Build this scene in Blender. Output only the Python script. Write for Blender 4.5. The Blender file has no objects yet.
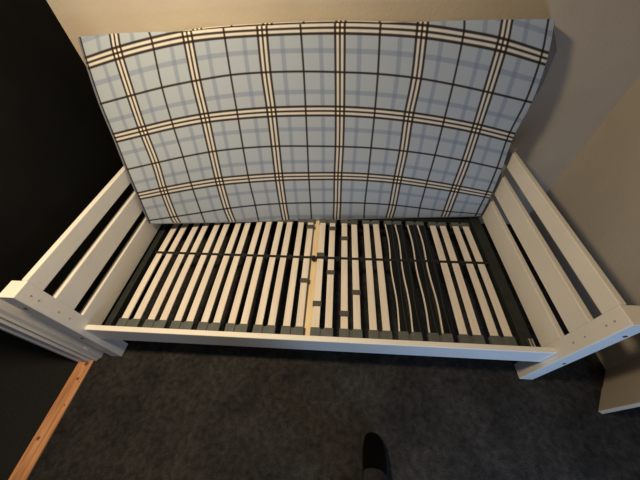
import bpy, bmesh, math, random
from mathutils import Vector, Matrix
random.seed(4)
S = bpy.context.scene
COL = S.collection
R = math.radians

# ---------------------------------------------------------------- materials
def base_mat(name, col, rough=0.6, spec=0.35, metal=0.0):
    m = bpy.data.materials.new(name); m.use_nodes = True
    b = m.node_tree.nodes['Principled BSDF']
    b.inputs['Base Color'].default_value = (*col, 1)
    b.inputs['Roughness'].default_value = rough
    b.inputs['Specular IOR Level'].default_value = spec
    b.inputs['Metallic'].default_value = metal
    return m, m.node_tree, b

def noisy(name, c1, c2, scale=8, stretch=(1, 1, 1), rough=0.6, spec=0.35, bump=0.0, detail=4, lo=0.35, hi=0.65, bscale=None):
    m, nt, b = base_mat(name, c1, rough, spec)
    N, L = nt.nodes, nt.links
    tc = N.new('ShaderNodeTexCoord'); mp = N.new('ShaderNodeMapping')
    mp.inputs['Scale'].default_value = stretch
    L.new(tc.outputs['Object'], mp.inputs['Vector'])
    no = N.new('ShaderNodeTexNoise'); no.inputs['Scale'].default_value = scale; no.inputs['Detail'].default_value = detail
    L.new(mp.outputs[0], no.inputs['Vector'])
    r = N.new('ShaderNodeValToRGB')
    r.color_ramp.elements[0].position = lo; r.color_ramp.elements[0].color = (*c1, 1)
    r.color_ramp.elements[1].position = hi; r.color_ramp.elements[1].color = (*c2, 1)
    L.new(no.outputs['Fac'], r.inputs['Fac']); L.new(r.outputs[0], b.inputs['Base Color'])
    if bump:
        n2 = N.new('ShaderNodeTexNoise'); n2.inputs['Scale'].default_value = bscale or scale * 4; n2.inputs['Detail'].default_value = 3
        L.new(mp.outputs[0], n2.inputs['Vector'])
        bp = N.new('ShaderNodeBump'); bp.inputs['Strength'].default_value = bump; bp.inputs['Distance'].default_value = 0.01
        L.new(n2.outputs['Fac'], bp.inputs['Height']); L.new(bp.outputs[0], b.inputs['Normal'])
    return m

M = {}
M['wall'] = noisy('plaster_wall', (0.50, 0.445, 0.37), (0.54, 0.485, 0.405), 3, rough=0.9, spec=0.15, bump=0.15, bscale=60)
M['black'] = noisy('black_wall_paint', (0.009, 0.009, 0.0085), (0.012, 0.012, 0.011), 4, rough=0.95, spec=0.05)
M['ceil'] = noisy('ceiling_paint', (0.6, 0.57, 0.5), (0.64, 0.6, 0.54), 3, rough=0.9, spec=0.1)
M['white'] = noisy('white_paint', (0.77, 0.75, 0.70), (0.81, 0.79, 0.74), 5, rough=0.45, spec=0.4, bump=0.05, bscale=50)
M['trim'] = noisy('trim_paint', (0.62, 0.59, 0.54), (0.68, 0.65, 0.60), 5, rough=0.5, spec=0.35)
M['hole'] = base_mat('bolt_recess', (0.03, 0.03, 0.035), 0.6)[0]
M['cap'] = base_mat('screw_cap', (0.42, 0.36, 0.27), 0.5)[0]
M['metal'] = base_mat('steel', (0.6, 0.58, 0.54), 0.3, 0.5, 0.9)[0]
M['slat'] = noisy('birch_slat', (0.74, 0.68, 0.61), (0.82, 0.765, 0.70), 7, (6, 0.7, 1), rough=0.5, spec=0.35)
M['pine'] = noisy('pine_beam', (0.76, 0.62, 0.40), (0.84, 0.72, 0.50), 6, (8, 0.8, 1), rough=0.6)
M['frame'] = noisy('dark_frame', (0.022, 0.027, 0.024), (0.032, 0.038, 0.034), 20, rough=0.6)
M['rubber'] = noisy('grey_rubber', (0.11, 0.12, 0.118), (0.14, 0.15, 0.148), 20, rough=0.6)
M['strap'] = base_mat('black_webbing', (0.02, 0.02, 0.019), 0.8)[0]
M['clip'] = base_mat('grey_slider', (0.10, 0.095, 0.085), 0.55)[0]
M['flex'] = noisy('black_flex_slat', (0.006, 0.007, 0.007), (0.014, 0.015, 0.016), 12, (1, .3, 1), rough=0.4, spec=0.4)
M['shoe'] = base_mat('black_shoe', (0.0015, 0.0015, 0.0015), 0.9, 0.08)[0]
M['sole'] = base_mat('black_sole', (0.008, 0.008, 0.008), 0.8, 0.2)[0]
M['trouser'] = noisy('dark_trouser', (0.035, 0.035, 0.038), (0.05, 0.05, 0.053), 60, rough=0.95, spec=0.1, bump=0.3)
M['door'] = noisy('door_paint', (0.46, 0.40, 0.32), (0.50, 0.44, 0.36), 3, rough=0.7, spec=0.2)
M['hall'] = noisy('hall_carpet', (0.026, 0.0255, 0.025), (0.033, 0.032, 0.031), 120, rough=1, spec=0.05, bump=0.4)

def carpet():
    m, nt, b = base_mat('charcoal_carpet', (0.03, 0.03, 0.028), 1.0, 0.05)
    N, L = nt.nodes, nt.links
    tc = N.new('ShaderNodeTexCoord')
    def noise(s, d=4, dist=0.0):
        n = N.new('ShaderNodeTexNoise'); n.inputs['Scale'].default_value = s; n.inputs['Detail'].default_value = d
        n.inputs['Distortion'].default_value = dist
        L.new(tc.outputs['Object'], n.inputs['Vector']); return n
    a, c, f = noise(5, 5, .6), noise(38, 3, .4), noise(260, 2)
    r1 = N.new('ShaderNodeValToRGB'); r1.color_ramp.elements[0].position = .3; r1.color_ramp.elements[1].position = .72
    r1.color_ramp.elements[0].color = (0.034, 0.033, 0.032, 1); r1.color_ramp.elements[1].color = (0.064, 0.060, 0.056, 1)
    L.new(a.outputs['Fac'], r1.inputs['Fac'])
    r2 = N.new('ShaderNodeValToRGB'); r2.color_ramp.elements[0].position = .3; r2.color_ramp.elements[1].position = .7
    r2.color_ramp.elements[0].color = (.62, .62, .62, 1); r2.color_ramp.elements[1].color = (1.25, 1.25, 1.25, 1)
    L.new(c.outputs['Fac'], r2.inputs['Fac'])
    r3 = N.new('ShaderNodeValToRGB'); r3.color_ramp.elements[0].position = .3; r3.color_ramp.elements[1].position = .7
    r3.color_ramp.elements[0].color = (.7, .7, .7, 1); r3.color_ramp.elements[1].color = (1.3, 1.3, 1.3, 1)
    L.new(f.outputs['Fac'], r3.inputs['Fac'])
    def mul(x, y):
        k = N.new('ShaderNodeMix'); k.data_type = 'RGBA'; k.blend_type = 'MULTIPLY'; k.inputs['Factor'].default_value = 1
        L.new(x, k.inputs['A']); L.new(y, k.inputs['B']); return k.outputs['Result']
    L.new(mul(mul(r1.outputs[0], r2.outputs[0]), r3.outputs[0]), b.inputs['Base Color'])
    bp = N.new('ShaderNodeBump'); bp.inputs['Strength'].default_value = .6; bp.inputs['Distance'].default_value = .01
    L.new(f.outputs['Fac'], bp.inputs['Height']); L.new(bp.outputs[0], b.inputs['Normal'])
    return m
M['carpet'] = carpet()

def raw_pine():
    m, nt, b = base_mat('raw_pine_threshold', (.5, .3, .15), .55, .35)
    N, L = nt.nodes, nt.links
    tc = N.new('ShaderNodeTexCoord'); mp = N.new('ShaderNodeMapping'); mp.inputs['Scale'].default_value = (14, 1.2, 1)
    L.new(tc.outputs['Object'], mp.inputs['Vector'])
    n = N.new('ShaderNodeTexNoise'); n.inputs['Scale'].default_value = 5; n.inputs['Detail'].default_value = 5; n.inputs['Distortion'].default_value = .5
    L.new(mp.outputs[0], n.inputs['Vector'])
    r = N.new('ShaderNodeValToRGB'); r.color_ramp.elements[0].position = .3; r.color_ramp.elements[1].position = .7
    r.color_ramp.elements[0].color = (.46, .21, .09, 1); r.color_ramp.elements[1].color = (.74, .40, .20, 1)
    L.new(n.outputs['Fac'], r.inputs['Fac'])
    v = N.new('ShaderNodeTexVoronoi'); v.inputs['Scale'].default_value = 6.5
    mp2 = N.new('ShaderNodeMapping'); mp2.inputs['Scale'].default_value = (1.6, .7, .1); L.new(tc.outputs['Object'], mp2.inputs['Vector'])
    L.new(mp2.outputs[0], v.inputs['Vector'])
    k = N.new('ShaderNodeValToRGB'); k.color_ramp.elements[0].position = .05; k.color_ramp.elements[1].position = .11
    k.color_ramp.elements[0].color = (.12, .04, .015, 1); k.color_ramp.elements[1].color = (1, 1, 1, 1)
    L.new(v.outputs['Distance'], k.inputs['Fac'])
    x = N.new('ShaderNodeMix'); x.data_type = 'RGBA'; x.blend_type = 'MULTIPLY'; x.inputs['Factor'].default_value = 1
    L.new(r.outputs[0], x.inputs['A']); L.new(k.outputs[0], x.inputs['B'])
    last = x.outputs['Result']
    for kx, ky, s_ in ((-.150, -.185, .010), (-.172, -.43, .011), (-.150, -.112, .016), (-.14, -.30, .005)):      # knots
        vs = N.new('ShaderNodeVectorMath'); vs.operation = 'DISTANCE'; vs.inputs[1].default_value = (kx, ky, .008)
        L.new(tc.outputs['Object'], vs.inputs[0])
        mr = N.new('ShaderNodeMapRange'); mr.inputs['From Min'].default_value = s_ * .35; mr.inputs['From Max'].default_value = s_
        mr.inputs['To Min'].default_value = .85; mr.inputs['To Max'].default_value = 0
        L.new(vs.outputs['Value'], mr.inputs['Value'])
        q = N.new('ShaderNodeMix'); q.data_type = 'RGBA'; q.inputs['B'].default_value = (.10, .035, .012, 1)
        L.new(mr.outputs[0], q.inputs['Factor']); L.new(last, q.inputs['A']); last = q.outputs['Result']
    L.new(last, b.inputs['Base Color'])
    return m
M['thresh'] = raw_pine()

def plaid():
    """woven check read from the UVs: u and v count half repeats of the cloth"""
    m, nt, b = base_mat('blue_plaid_cloth', (.5, .56, .62), .9, .15)
    N, L = nt.nodes, nt.links
    uv = N.new('ShaderNodeUVMap'); uv.uv_map = 'UVMap'
    sp = N.new('ShaderNodeSeparateXYZ'); L.new(uv.outputs[0], sp.inputs[0])
    def math_(op, a, bb=None, c=None):
        n = N.new('ShaderNodeMath'); n.operation = op
        for i, q in enumerate((a, bb, c)):
            if q is None: continue
            if isinstance(q, (int, float)): n.inputs[i].default_value = q
            else: L.new(q, n.inputs[i])
        return n.outputs[0]
    def dist(coord, centre, period):       # unsigned distance to the nearest line of the family
        t = math_('FLOORED_MODULO', math_('ADD', coord, -centre + period / 2), period)
        return math_('ABSOLUTE', math_('ADD', t, -period / 2))
    def band(d, c, w, soft=.012):          # 1 inside |d-c|<w
        a = math_('ABSOLUTE', math_('SUBTRACT', d, c))
        mr = N.new('ShaderNodeMapRange'); mr.inputs['From Min'].default_value = w - soft; mr.inputs['From Max'].default_value = w + soft
        mr.inputs['To Min'].default_value = 1; mr.inputs['To Max'].default_value = 0
        L.new(a, mr.inputs['Value']); return mr.outputs[0]
    def family(coord, tri, thin):
        dt = dist(coord, tri, 2); dn = dist(coord, thin, 2); df = dist(coord, .5, 1)
        cream = band(dt, 0, .12)
        dark = math_('MAXIMUM', math_('MAXIMUM', band(dt, 0, .027), band(dt, .12, .031)), band(dn, 0, .027))
        faint = band(df, 0, .058)
        return cream, dark, faint
    cu, du, fu = family(sp.outputs[0], 1, 0)
    cv, dv, fv = family(sp.outputs[1], 0, 1)
    def mix(a, col, fac, k=1.0):
        x = N.new('ShaderNodeMix'); x.data_type = 'RGBA'
        if isinstance(a, tuple): x.inputs['A'].default_value = (*a, 1)
        else: L.new(a, x.inputs['A'])
        x.inputs['B'].default_value = (*col, 1)
        L.new(math_('MULTIPLY', fac, k), x.inputs['Factor']); return x.outputs['Result']
    no = N.new('ShaderNodeTexNoise'); no.inputs['Scale'].default_value = 160; no.inputs['Detail'].default_value = 2
    L.new(uv.outputs[0], no.inputs['Vector'])
    c = mix((.375, .43, .49), (.43, .485, .545), no.outputs['Fac'])
    c = mix(c, (.20, .25, .36), fu, .5); c = mix(c, (.20, .25, .36), fv, .5)
    c = mix(c, (.74, .69, .60), cu, .75); c = mix(c, (.74, .69, .60), cv, .75)
    c = mix(c, (.90, .82, .68), math_('MULTIPLY', cu, cv), .8)
    c = mix(c, (.03, .02, .016), du, .95); c = mix(c, (.03, .02, .016), dv, .95)
    L.new(c, b.inputs['Base Color'])
    bp = N.new('ShaderNodeBump'); bp.inputs['Strength'].default_value = .1; bp.inputs['Distance'].default_value = .004
    L.new(no.outputs['Fac'], bp.inputs['Height']); L.new(bp.outputs[0], b.inputs['Normal'])
    return m
M['plaid'] = plaid()

# ---------------------------------------------------------------- builders
def link(name, bm, mat, parent=None, smooth=False):
    me = bpy.data.meshes.new(name); bm.normal_update(); bm.to_mesh(me); bm.free()
    if mat: me.materials.append(mat)
    if smooth:
        for p in me.polygons: p.use_smooth = True
    o = bpy.data.objects.new(name, me); COL.objects.link(o)
    if parent: o.parent = parent
    return o

def empty(name, loc=(0, 0, 0)):
    o = bpy.data.objects.new(name, None); o.location = loc; o.empty_display_size = .05; COL.objects.link(o); return o

def tag(o, label, cat, group=None, kind=None):
    o['label'] = label; o['category'] = cat
    if group: o['group'] = group
    if kind: o['kind'] = kind
    return o

def box(bm, x0, x1, y0, y1, z0, z1, bev=0.0, seg=2):
    r = bmesh.ops.create_cube(bm, size=1.0); vs = r['verts']
    for v in vs:
        v.co = Vector(((x0 + x1) / 2 + v.co.x * (x1 - x0), (y0 + y1) / 2 + v.co.y * (y1 - y0), (z0 + z1) / 2 + v.co.z * (z1 - z0)))
    if bev:
        es = list({e for v in vs for e in v.link_edges})
        bmesh.ops.bevel(bm, geom=es, offset=bev, segments=seg, profile=.5, affect='EDGES')
    return bm

def nbox(*a, **k): return box(bmesh.new(), *a, **k)

def prism(pts, z0, z1):
    bm = bmesh.new()
    lo = [bm.verts.new((x, y, z0)) for x, y in pts]; hi = [bm.verts.new((x, y, z1)) for x, y in pts]
    n = len(pts)
    bm.faces.new(lo[::-1]); bm.faces.new(hi)
    for i in range(n): bm.faces.new((lo[i], lo[(i + 1) % n], hi[(i + 1) % n], hi[i]))
    bmesh.ops.recalc_face_normals(bm, faces=bm.faces)
    return bm

def disc(bm, c, axis, r, h, n=16):
    rot = {'x': Matrix.Rotation(R(90), 4, 'Y'), 'y': Matrix.Rotation(R(90), 4, 'X'), 'z': Matrix.Identity(4)}[axis]
    bmesh.ops.create_cone(bm, cap_ends=True, segments=n, radius1=r, radius2=r, depth=h, matrix=Matrix.Translation(c) @ rot)
    return bm

def struct(name, bm, mat, label, cat):
    o = link(name, bm, mat); return tag(o, label, cat, kind='structure')

# ---------------------------------------------------------------- the room
WY = .985
struct('floor', nbox(-.16, 4.2, -3.2, WY, -.05, 0), M['carpet'], 'mottled charcoal carpet floor under and before the white bed', 'floor')
struct('floor_hall', nbox(-3.0, -.16, -3.2, 1.4, -.05, -.002), M['hall'], 'plain near-black floor beyond the pine threshold strip', 'floor')
struct('wall_back', nbox(-.4, 3.0, WY, WY + .1, 0, 2.5), M['wall'], 'beige plaster wall the plaid mattress leans against', 'wall')
struct('wall_left', nbox(-.205, -.122, -.045, WY, 0, 2.5), M['black'], 'matt black wall left of the bed', 'wall')
struct('wall_right', nbox(2.478, 2.60, 0, WY, 0, 2.5), M['wall'], 'beige wall right of the bed, in dim light', 'wall')
struct('ceiling', nbox(-3.0, 4.2, -3.2, WY + .1, 2.5, 2.6), M['ceil'], 'plain pale ceiling above the room', 'ceiling')

# white lining of the doorway, stepped profile
def doorway_trim():
    pts = [(-.205, -.045), (-.205, -.108), (-.188, -.108), (-.184, -.099), (-.166, -.099), (-.163, -.106), (-.135, -.106), (-.131, -.096),
           (-.112, -.096), (-.109, -.087), (-.096, -.078), (-.096, -.045)]
    return prism(pts, 0, 2.08)
t = struct('trim_1', doorway_trim(), M['trim'], 'grey-white stepped door lining beside the left front bed post', 'door trim')
sp = link('strike_plate', nbox(-.0965, -.0945, -.077, -.066, .105, .135, bev=.0005), M['white'], t)
sp['label'] = 'small bright plate'
struct('trim_2', nbox(-.198, -.124, -1.6, -.095, -.002, .008, bev=.002), M['thresh'], 'raw orange pine threshold strip between the two dark floors', 'threshold')

# door leaf standing ajar at the end of the right wall
d = empty('door_1', (2.478, -.002, 0))
tag(d, 'beige door leaf ajar at the right wall, beside the right front bed post', 'door', kind='structure')
ax = Vector((2.338 - 2.476, -.181 - .005, 0)).normalized(); an = math.atan2(ax.y, ax.x)
d.rotation_euler = (0, 0, an)
link('leaf', nbox(0, .225, 0, .012, .0, 2.0, bev=.002), M['door'], d)
link('stile', nbox(.105, .232, -.003, .015, .0, 2.0, bev=.003), M['door'], d)

# ---------------------------------------------------------------- bed frame
XL, XR = .0136, 2.0422
YF, YB = -.0677, .001          # front posts
YF2, YB2 = .915, .972          # back posts
TP = .0635
ZP = .650
bed = empty('bed_frame', (1.03, .45, 0))
tag(bed, 'white painted wooden single bed frame with slatted ends', 'bed')
BO = Vector((1.03, .45, 0))
def bpart(name, bm, mat, parent=bed):
    # geometry is given in room coordinates; the bed's Empty stands at its centre
    bmesh.ops.translate(bm, verts=bm.verts, vec=-BO)
    return link(name, bm, mat, parent)
for side in (0, 1):
    xi = XL if side == 0 else XR
    sg = -1 if side == 0 else 1
    xa, xb = sorted((xi, xi + sg * TP))
    fp = bpart('post', nbox(xa, xb, YF, YB, 0, ZP, bev=.003), M['white'])
    pa, pb = sorted((xi, xi + sg * .045))
    bpart('post', nbox(pa, pb, YF2, YB2, 0, ZP + .004, bev=.003), M['white'])
    # rails of the end panel: thin boards let into the posts, flush with the inner face
    ba, bb = sorted((xi, xi + sg * .024))
    for z0, z1 in ((.577, ZP + .003), (.4125, .519), (.235, .3615)):
        bpart('end_board', nbox(ba, bb, YB - .001, YF2 + .001, z0, z1, bev=.0035), M['white'])
    # bolt recesses on the front, small caps on the inner face
    for z in (.262, .563):
        bm = disc(bmesh.new(), ((xa + xb) / 2 + (0.0 if side == 0 else .012), YF - .0004, z), 'y', .0065, .002)
        bmesh.ops.translate(bm, verts=bm.verts, vec=-BO)
        link('bolt_recess', bm, M['hole'], fp)
    for z in (.605, .57, .47, .41):
        bm = disc(bmesh.new(), (xi - sg * .0004, -.036, z), 'x', .0035, .002, 12)
        bmesh.ops.translate(bm, verts=bm.verts, vec=-BO)
        link('screw_cap', bm, M['cap'], fp)
for ya, yb in ((-.0457, -.0215), (.945, .969)):
    rl = bpart('side_rail', nbox(XL + .0005, XR - .0005, ya, yb, .1945, .3135, bev=.0035), M['white'])
    if ya < 0:
        for dx in (0, .012):
            bm = nbox(1.984 + dx, 1.991 + dx, -.021, .032, .247, .262, bev=.001)
            bmesh.ops.translate(bm, verts=bm.verts, vec=-BO); link('bracket', bm, M['metal'], rl)
        bm = nbox(XL + .03, XR - .03, -.0215, .0, .165, .19); bmesh.ops.translate(bm, verts=bm.verts, vec=-BO)
        link('ledge', bm, M['white'], rl)
    else:
        bm = nbox(XL + .03, XR - .03, .915, .945, .165, .19); bmesh.ops.translate(bm, verts=bm.verts, vec=-BO)
        link('ledge', bm, M['white'], rl)
bpart('cross_beam', nbox(.975, 1.032, -.0, .93, .168, .2095, bev=.002), M['pine'])

# ---------------------------------------------------------------- slatted base
base = empty('slatted_base', (1.02, .42, .19))
tag(base, 'slatted bed base of pale and black slats lying in the white bed frame', 'slatted base')
SO = Vector((1.02, .42, .19))
def spart(name, bm, mat, parent=base, smooth=False):
    bmesh.ops.translate(bm, verts=bm.verts, vec=-SO)
    return link(name, bm, mat, parent, smooth)
ZS = .2285
for x0, x1 in ((.0145, .048), (1.974, 2.030)):
    spart('end_bar', nbox(x0, x1, -.012, .885, .191, ZS - .002, bev=.003), M['frame'])
for y0, y1 in ((-.012, .012), (.80, .885)):
    for x0, x1 in ((.048, .972), (1.035, 1.974)):      # two halves meet at the cross beam
        spart('long_bar', nbox(x0, x1, y0, y1, .191, .207, bev=.003), M['frame'])
pairs = [.132 + .1342 * k for k in range(7)] + [1.076 + .1353 * k + .008 * (k / 6) ** 2 for k in range(7)]
slat_x = [c + s * .0305 for c in pairs for s in (-1, 1)]
HW = .0175
Y0, Y1 = .040, .745
def arched_slat(x, hw, mat, name='slat', outline=None, zo=0.0):
    """sprung slat, bowed a few millimetres up in the middle"""
    bm = bmesh.new(); n = 28; T = .008; rows = []
    for i in range(n + 1):
        t_ = i / n; y = Y0 + (Y1 - Y0) * t_; z = ZS + .006 * math.sin(math.pi * t_) + zo
        l, r_ = outline(t_) if outline else (-hw, hw)
        rows.append([bm.verts.new(p) for p in ((x + l, y, z - .0015), (x + l + .002, y, z), (x + r_ - .002, y, z), (x + r_, y, z - .0015), (x + r_, y, z - T), (x + l, y, z - T))])
    for a, b_ in zip(rows, rows[1:]):
        for k in range(6): bm.faces.new((a[k], a[(k + 1) % 6], b_[(k + 1) % 6], b_[k]))
    bm.faces.new(rows[0]); bm.faces.new(rows[-1][::-1])
    bmesh.ops.recalc_face_normals(bm, faces=bm.faces)
    return spart(name, bm, mat)
def wave(t_):
    # bulges right at a fifth and four fifths of the length, waist between
    return .0045 * math.cos((t_ - .22) * 2 * math.pi / .56)
M['rib'] = base_mat('grey_rib', (.045, .052, .055), .5)[0]
dark = {20, 21, 22, 23}
for i, x in enumerate(slat_x):
    if i in dark:
        s = arched_slat(x + .012, .02, M['flex'], 'slat', outline=lambda t_: (-.024 + wave(t_) * .8, .020 + wave(t_ + .12) * .5))
        s['label'] = 'black flexible slat with wavy edges'
        # the pale wooden edge left of the black band
        bm = bmesh.new(); rows = []; n = 28
        for k in range(n + 1):
            t_ = k / n; y = Y0 + (Y1 - Y0) * t_; z = ZS + .006 * math.sin(math.pi * t_) + .001
            l = x - .0175 + wave(t_) * .8
            rows.append([bm.verts.new(p) for p in ((l, y, z), (l + .0058, y, z), (l + .0058, y, z - .009), (l, y, z - .009))])
        for a, b_ in zip(rows, rows[1:]):
            for k in range(4): bm.faces.new((a[k], a[(k + 1) % 4], b_[(k + 1) % 4], b_[k]))
        bm.faces.new(rows[0]); bm.faces.new(rows[-1][::-1]); bmesh.ops.recalc_face_normals(bm, faces=bm.faces)
        bmesh.ops.translate(bm, verts=bm.verts, vec=-SO)
        e = link('slat_edge', bm, M['slat'], s); e['label'] = 'pale wooden wavy edge'
        # raised grey rib along the right half of the black band
        bm = bmesh.new(); rows = []
        for k in range(n + 1):
            t_ = k / n; y = Y0 + (Y1 - Y0) * t_; z = ZS + .006 * math.sin(math.pi * t_) + .002
            l = x + .016 + wave(t_ + .3) * .6
            rows.append([bm.verts.new(p) for p in ((l, y, z), (l + .0035, y, z), (l + .0035, y, z - .004), (l, y, z - .004))])
        for a, b_ in zip(rows, rows[1:]):
            for k in range(4): bm.faces.new((a[k], a[(k + 1) % 4], b_[(k + 1) % 4], b_[k]))
        bm.faces.new(rows[0]); bm.faces.new(rows[-1][::-1]); bmesh.ops.recalc_face_normals(bm, faces=bm.faces)
        bmesh.ops.translate(bm, verts=bm.verts, vec=-SO)
        link('slat_rib', bm, M['rib'], s)
    else:
        arched_slat(x, HW, M['slat'])
# double rubber pockets that hold each pair of slats
def pocket(c, ya, yb):
    bm = bmesh.new()
    for s in (-1, 1): box(bm, c + s * .0305 - .0235, c + s * .0305 + .0235, ya, yb, .205, ZS + .0035, bev=.003)
    box(bm, c - .012, c + .012, ya + .006, yb - .006, .207, ZS - .002)
    return bm
for c in pairs:
    spart('slat_holder', pocket(c, -.004, .050), M['rubber'])
    spart('slat_holder', pocket(c, .732, .764), M['rubber'])
# webbing strap with its loops between slats
bm = bmesh.new()
box(bm, .075, 1.962, .446, .460, ZS + .0065, ZS + .009)
for a, b_ in zip(slat_x, slat_x[1:]):
    m_ = (a + b_) / 2; box(bm, m_ - .0085, m_ + .0085, .436, .468, ZS - .006, ZS + .008, bev=.002)
spart('centre_strap', bm, M['strap'])
# firmness sliders
def clip(x, y):
    bm = bmesh.new()
    box(bm, x - .0225, x + .0225, y - .0135, y + .0135, ZS - .012, ZS + .0105, bev=.003)
    return bm
for i, ys in {13: (.300, .692), 14: (.170, .475), 15: (.357, .682), 16: (.123, .603), 17: (.241, .738)}.items():
    for y in ys: spart('firmness_slider', clip(slat_x[i], y), M['clip'])

# ---------------------------------------------------------------- mattress
CTRL = [
 [(0.030,0.859,1.180,-0.05,-0.60), (0.190,0.862,1.189,1.00,-0.42), (0.342,0.864,1.192,2.00,-0.26), (0.498,0.865,1.193,3.00,-0.11), (0.655,0.867,1.197,4.00,-0.06), (0.812,0.868,1.201,5.00,-0.06), (0.964,0.868,1.204,6.00,-0.07), (1.121,0.868,1.207,7.00,-0.08), (1.283,0.868,1.209,8.00,-0.13), (1.437,0.867,1.210,9.00,-0.19), (1.590,0.866,1.212,10.00,-0.33), (1.745,0.864,1.213,11.00,-0.51), (1.914,0.862,1.213,12.16,-0.79)],
 [(0.015,0.835,1.091,-0.05,0.00), (0.177,0.844,1.126,1.00,0.00), (0.344,0.851,1.156,2.00,0.00), (0.501,0.856,1.178,3.00,0.00), (0.655,0.861,1.188,4.00,0.00), (0.811,0.864,1.193,5.00,0.00), (0.966,0.866,1.196,6.00,0.00), (1.121,0.867,1.196,7.00,0.00), (1.278,0.866,1.191,8.00,0.00), (1.440,0.864,1.181,9.00,0.00), (1.602,0.861,1.161,10.00,0.00), (1.760,0.857,1.135,11.00,0.00), (1.954,0.850,1.088,12.16,0.00)],
 [(0.005,0.785,0.939,-0.05,1.00), (0.166,0.805,0.969,1.00,1.00), (0.321,0.821,0.997,2.00,1.00), (0.484,0.835,1.020,3.00,1.00), (0.644,0.847,1.038,4.00,1.00), (0.802,0.855,1.045,5.00,1.00), (0.968,0.862,1.045,6.00,1.00), (1.126,0.866,1.040,7.00,1.00), (1.291,0.867,1.032,8.00,1.00), (1.460,0.866,1.015,9.00,1.00), (1.622,0.862,0.990,10.00,1.00), (1.781,0.855,0.961,11.00,1.00), (1.984,0.845,0.921,12.16,1.00)],
 [(0.008,0.739,0.793,-0.05,2.00), (0.160,0.767,0.817,1.00,2.00), (0.312,0.791,0.841,2.00,2.00), (0.477,0.811,0.862,3.00,2.00), (0.636,0.828,0.872,4.00,2.00), (0.802,0.841,0.878,5.00,2.00), (0.967,0.852,0.878,6.00,2.00), (1.131,0.858,0.875,7.00,2.00), (1.298,0.862,0.864,8.00,2.00), (1.462,0.862,0.847,9.00,2.00), (1.634,0.859,0.823,10.00,2.00), (1.798,0.852,0.795,11.00,2.00), (1.985,0.840,0.755,12.16,2.00)],
 [(0.020,0.678,0.650,-0.05,3.00), (0.171,0.717,0.667,1.00,3.00), (0.315,0.750,0.684,2.00,3.00), (0.470,0.778,0.700,3.00,3.00), (0.630,0.801,0.708,4.00,3.00), (0.799,0.820,0.709,5.00,3.00), (0.966,0.834,0.703,6.00,3.00), (1.134,0.844,0.696,7.00,3.00), (1.301,0.849,0.687,8.00,3.00), (1.473,0.849,0.671,9.00,3.00), (1.641,0.845,0.650,10.00,3.00), (1.808,0.836,0.623,11.00,3.00), (2.004,0.820,0.587,12.16,3.00)],
 [(0.030,0.629,0.511,-0.05,4.00), (0.162,0.674,0.515,1.00,4.00), (0.313,0.711,0.525,2.00,4.00), (0.465,0.743,0.533,3.00,4.00), (0.627,0.770,0.534,4.00,4.00), (0.797,0.792,0.534,5.00,4.00), (0.965,0.809,0.529,6.00,4.00), (1.131,0.821,0.524,7.00,4.00), (1.302,0.828,0.514,8.00,4.00), (1.472,0.829,0.498,9.00,4.00), (1.640,0.825,0.476,10.00,4.00), (1.808,0.817,0.452,11.00,4.00), (2.013,0.800,0.422,12.16,4.00)],
 [(0.030,0.587,0.362,-0.05,5.00), (0.162,0.634,0.351,1.00,5.00), (0.316,0.674,0.352,2.00,5.00), (0.467,0.709,0.357,3.00,5.00), (0.635,0.739,0.361,4.00,5.00), (0.800,0.764,0.358,5.00,5.00), (0.968,0.784,0.350,6.00,5.00), (1.132,0.799,0.342,7.00,5.00), (1.302,0.809,0.334,8.00,5.00), (1.475,0.813,0.320,9.00,5.00), (1.644,0.813,0.300,10.00,5.00), (1.814,0.808,0.282,11.00,5.00), (2.018,0.795,0.276,12.16,5.00)],
 [(0.030,0.582,0.342,-0.05,5.13), (0.169,0.625,0.306,1.00,5.27), (0.318,0.661,0.278,2.00,5.39), (0.477,0.694,0.255,3.00,5.52), (0.635,0.722,0.237,4.00,5.61), (0.806,0.747,0.224,5.00,5.66), (0.969,0.767,0.215,6.00,5.65), (1.130,0.783,0.209,7.00,5.64), (1.308,0.796,0.210,8.00,5.60), (1.469,0.804,0.213,9.00,5.54), (1.652,0.808,0.222,10.00,5.39), (1.815,0.808,0.232,11.00,5.26), (2.024,0.803,0.250,12.16,5.14)],
]

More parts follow.
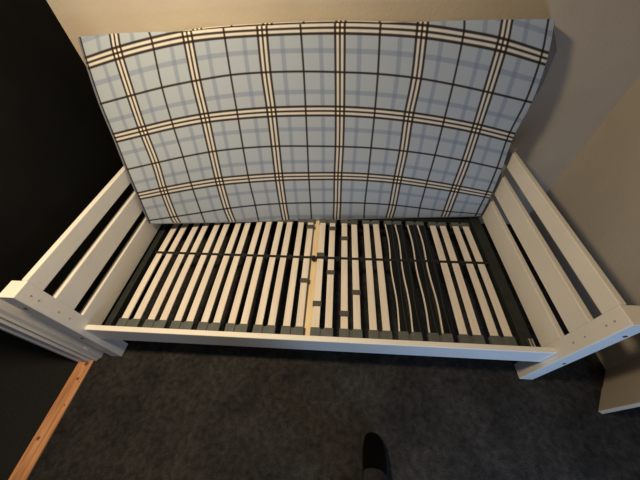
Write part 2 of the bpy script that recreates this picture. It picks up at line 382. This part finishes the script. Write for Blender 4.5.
def cr(p0, p1, p2, p3, t):
    return [0.5 * ((2 * b) + (-a + c) * t + (2 * a - 5 * b + 4 * c - d_) * t * t + (-a + 3 * b - 3 * c + d_) * t ** 3) for a, b, c, d_ in zip(p0, p1, p2, p3)]
def refine(line, n):
    out = []; m = len(line)
    g = lambda k: line[k] if 0 <= k < m else ([2 * a - b for a, b in zip(line[0], line[1])] if k < 0 else [2 * a - b for a, b in zip(line[-1], line[-2])])
    for k in range(m - 1):
        for q in range(n): out.append(cr(g(k - 1), g(k), g(k + 1), g(k + 2), q / n))
    out.append(list(line[-1])); return out
rowsf = [refine(r_, 4) for r_ in CTRL]
cols = list(zip(*rowsf)); cols = [refine([list(p) for p in c], 4) for c in cols]
G = [list(r_) for r_ in zip(*cols)]                 # G[row][col] = x,y,z,u,v
NR, NC = len(G), len(G[0])
def mattress():
    bm = bmesh.new(); uvl = bm.loops.layers.uv.new('UVMap')
    T = .11
    flare = [.065, .090, .078, .048, .014, .008, .006, .002]      # how far the back edge leans out on the right
    def fl(i):
        k = i / 4; a = min(int(k), 6); return flare[a] + (flare[a + 1] - flare[a]) * (k - a)
    front = [[bm.verts.new(p[:3]) for p in r_] for r_ in G]
    uv = {}
    for i in range(NR):
        for j in range(NC): uv[front[i][j]] = (G[i][j][3], G[i][j][4])
    back = []
    for i in range(NR):
        r_ = []
        for j in range(NC):
            x, y, z, u_, v_ = G[i][j]; s = j / (NC - 1)
            w = s ** 6
            yy = min(y + T, WY - .004)
            zz = z - .032 * max(0, 1 - i / 4) - .004
            if i > NR - 6: zz = max(zz, .214)
            q = bm.verts.new((x + fl(i) * w, yy, zz)); uv[q] = (u_, v_); r_.append(q)
        back.append(r_)
    def face(vs, uvs, mi=0):
        f = bm.faces.new(vs); f.material_index = mi
        for l, c in zip(f.loops, uvs): l[uvl].uv = c
        f.smooth = True
    for i in range(NR - 1):
        for j in range(NC - 1):
            q = (front[i][j], front[i + 1][j], front[i + 1][j + 1], front[i][j + 1]); face(q, [uv[k] for k in q])
            q = (back[i][j], back[i][j + 1], back[i + 1][j + 1], back[i + 1][j]); face(q, [uv[k] for k in q])
    for j in range(NC - 1):
        for fr, bk, sgn in ((front[0], back[0], -1), (front[-1], back[-1], 1)):
            q = [fr[j], fr[j + 1], bk[j + 1], bk[j]]
            c = [uv[fr[j]], uv[fr[j + 1]], (uv[fr[j + 1]][0], uv[fr[j + 1]][1] + sgn * .7), (uv[fr[j]][0], uv[fr[j]][1] + sgn * .7)]
            if sgn > 0: q.reverse(); c.reverse()
            face(q, c)
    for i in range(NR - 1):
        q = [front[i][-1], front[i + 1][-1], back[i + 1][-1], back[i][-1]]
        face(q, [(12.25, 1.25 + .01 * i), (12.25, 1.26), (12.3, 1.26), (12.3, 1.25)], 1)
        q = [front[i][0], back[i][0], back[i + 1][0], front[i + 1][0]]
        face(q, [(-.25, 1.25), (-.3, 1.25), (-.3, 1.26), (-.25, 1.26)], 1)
    bmesh.ops.recalc_face_normals(bm, faces=bm.faces)
    return bm
bmm = mattress()
org = Vector((1.0, .85, .21)); bmesh.ops.translate(bmm, verts=bmm.verts, vec=-org)
mt = link('mattress', bmm, M['plaid']); mt.location = org
mt.data.materials.append(noisy('mattress_shaded_side', (.26, .275, .30), (.30, .315, .34), 30, rough=.95, spec=.1))  # shade of the side faces put into a darker plain cloth colour
tag(mt, 'light blue plaid mattress standing on its side against the back wall', 'mattress')
bv = mt.modifiers.new('soft_edge', 'BEVEL'); bv.width = .007; bv.segments = 3; bv.limit_method = 'ANGLE'; bv.angle_limit = R(50)
# sewn seam along the lower front edge
def tube(pts, r_, n=8):
    bm = bmesh.new(); rings = []
    for i, p in enumerate(pts):
        p = Vector(p); a = Vector(pts[max(i - 1, 0)]); b_ = Vector(pts[min(i + 1, len(pts) - 1)])
        tdir = (b_ - a).normalized(); u_ = tdir.cross(Vector((0, 0, 1)));
        if u_.length < .1: u_ = tdir.cross(Vector((0, 1, 0)))
        u_.normalize(); w_ = tdir.cross(u_)
        rr = r_(i / (len(pts) - 1)) if callable(r_) else r_
        rings.append([bm.verts.new(p + (u_ * math.cos(2 * math.pi * k / n) + w_ * math.sin(2 * math.pi * k / n)) * rr) for k in range(n)])
    for a, b_ in zip(rings, rings[1:]):
        for k in range(n): bm.faces.new((a[k], a[(k + 1) % n], b_[(k + 1) % n], b_[k]))
    bm.faces.new(rings[0][::-1]); bm.faces.new(rings[-1]); bmesh.ops.recalc_face_normals(bm, faces=bm.faces)
    return bm
M['seam'] = base_mat('seam_cord', (.20, .21, .24), .9, .1)[0]
for path, nm in (([Vector(p[:3]) - org for p in G[-1]], 'seam_cord'), ([Vector(r_[0][:3]) - org for r_ in G], 'seam_cord')):
    link(nm, tube(path, .0028), M['seam'], mt, True)

# ---------------------------------------------------------------- the photographer's foot
pr = empty('person', (1.312, -.46, 0))
tag(pr, 'black shoe toe and dark trouser cuff of a person standing before the bed', 'person')
def loft(sections, n=24, name='', mat=None, parent=None):
    """sections: (centre, half width, lower half height, upper half height, tangent angle) rings"""
    bm = bmesh.new(); rings = []
    for (cx, cy, cz), w, dn, up, tilt in sections:
        ring = []
        for k in range(n):
            a = 2 * math.pi * k / n; c, s = math.cos(a), math.sin(a)
            lx = w * .93 * (abs(c) ** .85) * (1 if c >= 0 else -1); lz = (up if s >= 0 else dn) * (abs(s) ** .8) * (1 if s >= 0 else -1)
            ring.append(bm.verts.new((cx + lx, cy - lz * math.sin(tilt), cz + lz * math.cos(tilt))))
        rings.append(ring)
    for a, b_ in zip(rings, rings[1:]):
        for k in range(n): bm.faces.new((a[k], a[(k + 1) % n], b_[(k + 1) % n], b_[k]))
    bm.faces.new(rings[0][::-1]); bm.faces.new(rings[-1]); bmesh.ops.recalc_face_normals(bm, faces=bm.faces)
    return link(name, bm, mat, parent, True)
# shoe upper from the toe (+y) to the heel, in the foot's own space
loft([((.000, .133, .024), .006, .008, .006, 0), ((.000, .130, .024), .022, .014, .013, 0), ((.001, .118, .025), .034, .016, .019, 0),
      ((.002, .098, .027), .043, .018, .026, 0), ((.003, .070, .029), .049, .020, .033, 0), ((.003, .035, .031), .051, .021, .042, 0),
      ((.001, .000, .034), .048, .024, .054, 0), ((-.002, -.040, .038), .042, .028, .062, 0), ((-.004, -.090, .04), .038, .03, .064, 0),
      ((-.004, -.130, .04), .036, .03, .062, 0), ((-.004, -.152, .04), .028, .028, .055, 0), ((-.004, -.162, .04), .012, .02, .04, 0)],
     name='shoe', mat=M['shoe'], parent=pr)
loft([((0, .137, .007), .008, .006, .006, 0), ((0, .131, .007), .026, .007, .007, 0), ((.001, .118, .007), .038, .007, .007, 0), ((.003, .07, .007), .053, .007, .007, 0),
      ((.003, .03, .007), .054, .007, .007, 0), ((-.002, -.04, .007), .044, .007, .007, 0), ((-.004, -.12, .007), .042, .007, .007, 0), ((-.004, -.165, .007), .02, .007, .007, 0)],
     name='shoe_sole', mat=M['sole'], parent=pr)
# trouser leg, cuff resting on the shoe and rising backwards to the knee
hp = R(90)
def ring(cx, cy, cz, rx, ry): return ((cx, cy, cz), rx, ry, ry, hp)
loft([ring(-.006, -.047, .045, .052, .074), ring(-.003, -.040, .060, .052, .070), ring(-.003, -.048, .085, .050, .060), ring(-.004, -.072, .13, .048, .054), ring(-.004, -.09, .2, .052, .056),
      ring(-.004, -.115, .3, .060, .062), ring(-.004, -.14, .4, .064, .066), ring(-.004, -.155, .47, .066, .068)],
     name='trouser_leg', mat=M['trouser'], parent=pr)

# ---------------------------------------------------------------- light
def area(name, loc, target, size, energy, col, sy=None):
    l = bpy.data.lights.new(name, 'AREA'); l.energy = energy; l.color = col; l.size = size
    if sy: l.shape = 'RECTANGLE'; l.size_y = sy
    o = bpy.data.objects.new(name, l); COL.objects.link(o); o.location = loc
    o.rotation_euler = (Vector(target) - Vector(loc)).to_track_quat('-Z', 'Y').to_euler(); return o
area('ceiling_lamp', (.35, -.12, 2.0), (.6, .45, 0), .18, 25, (1.0, .80, .54))
area('cool_front_light', (2.0, -1.15, .42), (1.5, .0, .25), .35, 6.5, (.44, .65, 1.0))  # unseen cool source, set low and near to tint rail and front posts
w = bpy.data.worlds.new('world'); S.world = w; w.use_nodes = True
w.node_tree.nodes['Background'].inputs[0].default_value = (.9, .93, 1, 1)
w.node_tree.nodes['Background'].inputs[1].default_value = .10

# ---------------------------------------------------------------- camera
cd = bpy.data.cameras.new('camera'); cam = bpy.data.objects.new('camera', cd); COL.objects.link(cam)
cd.sensor_width = 36; cd.lens = 36 * 270.879 / 640; cd.clip_start = .02
MR = Matrix(((0.997930, -0.028935, 0.057426), (0.059134, 0.763763, -0.642782), (-0.025261, 0.644847, 0.763894)))
cam.matrix_world = Matrix.Translation((1.1282, -0.4569, 1.4724)) @ MR.to_4x4()
S.camera = cam
S.view_settings.view_transform = 'Standard'
S.view_settings.look = 'None'
S.view_settings.exposure = 0.32
S.view_settings.gamma = 0.9
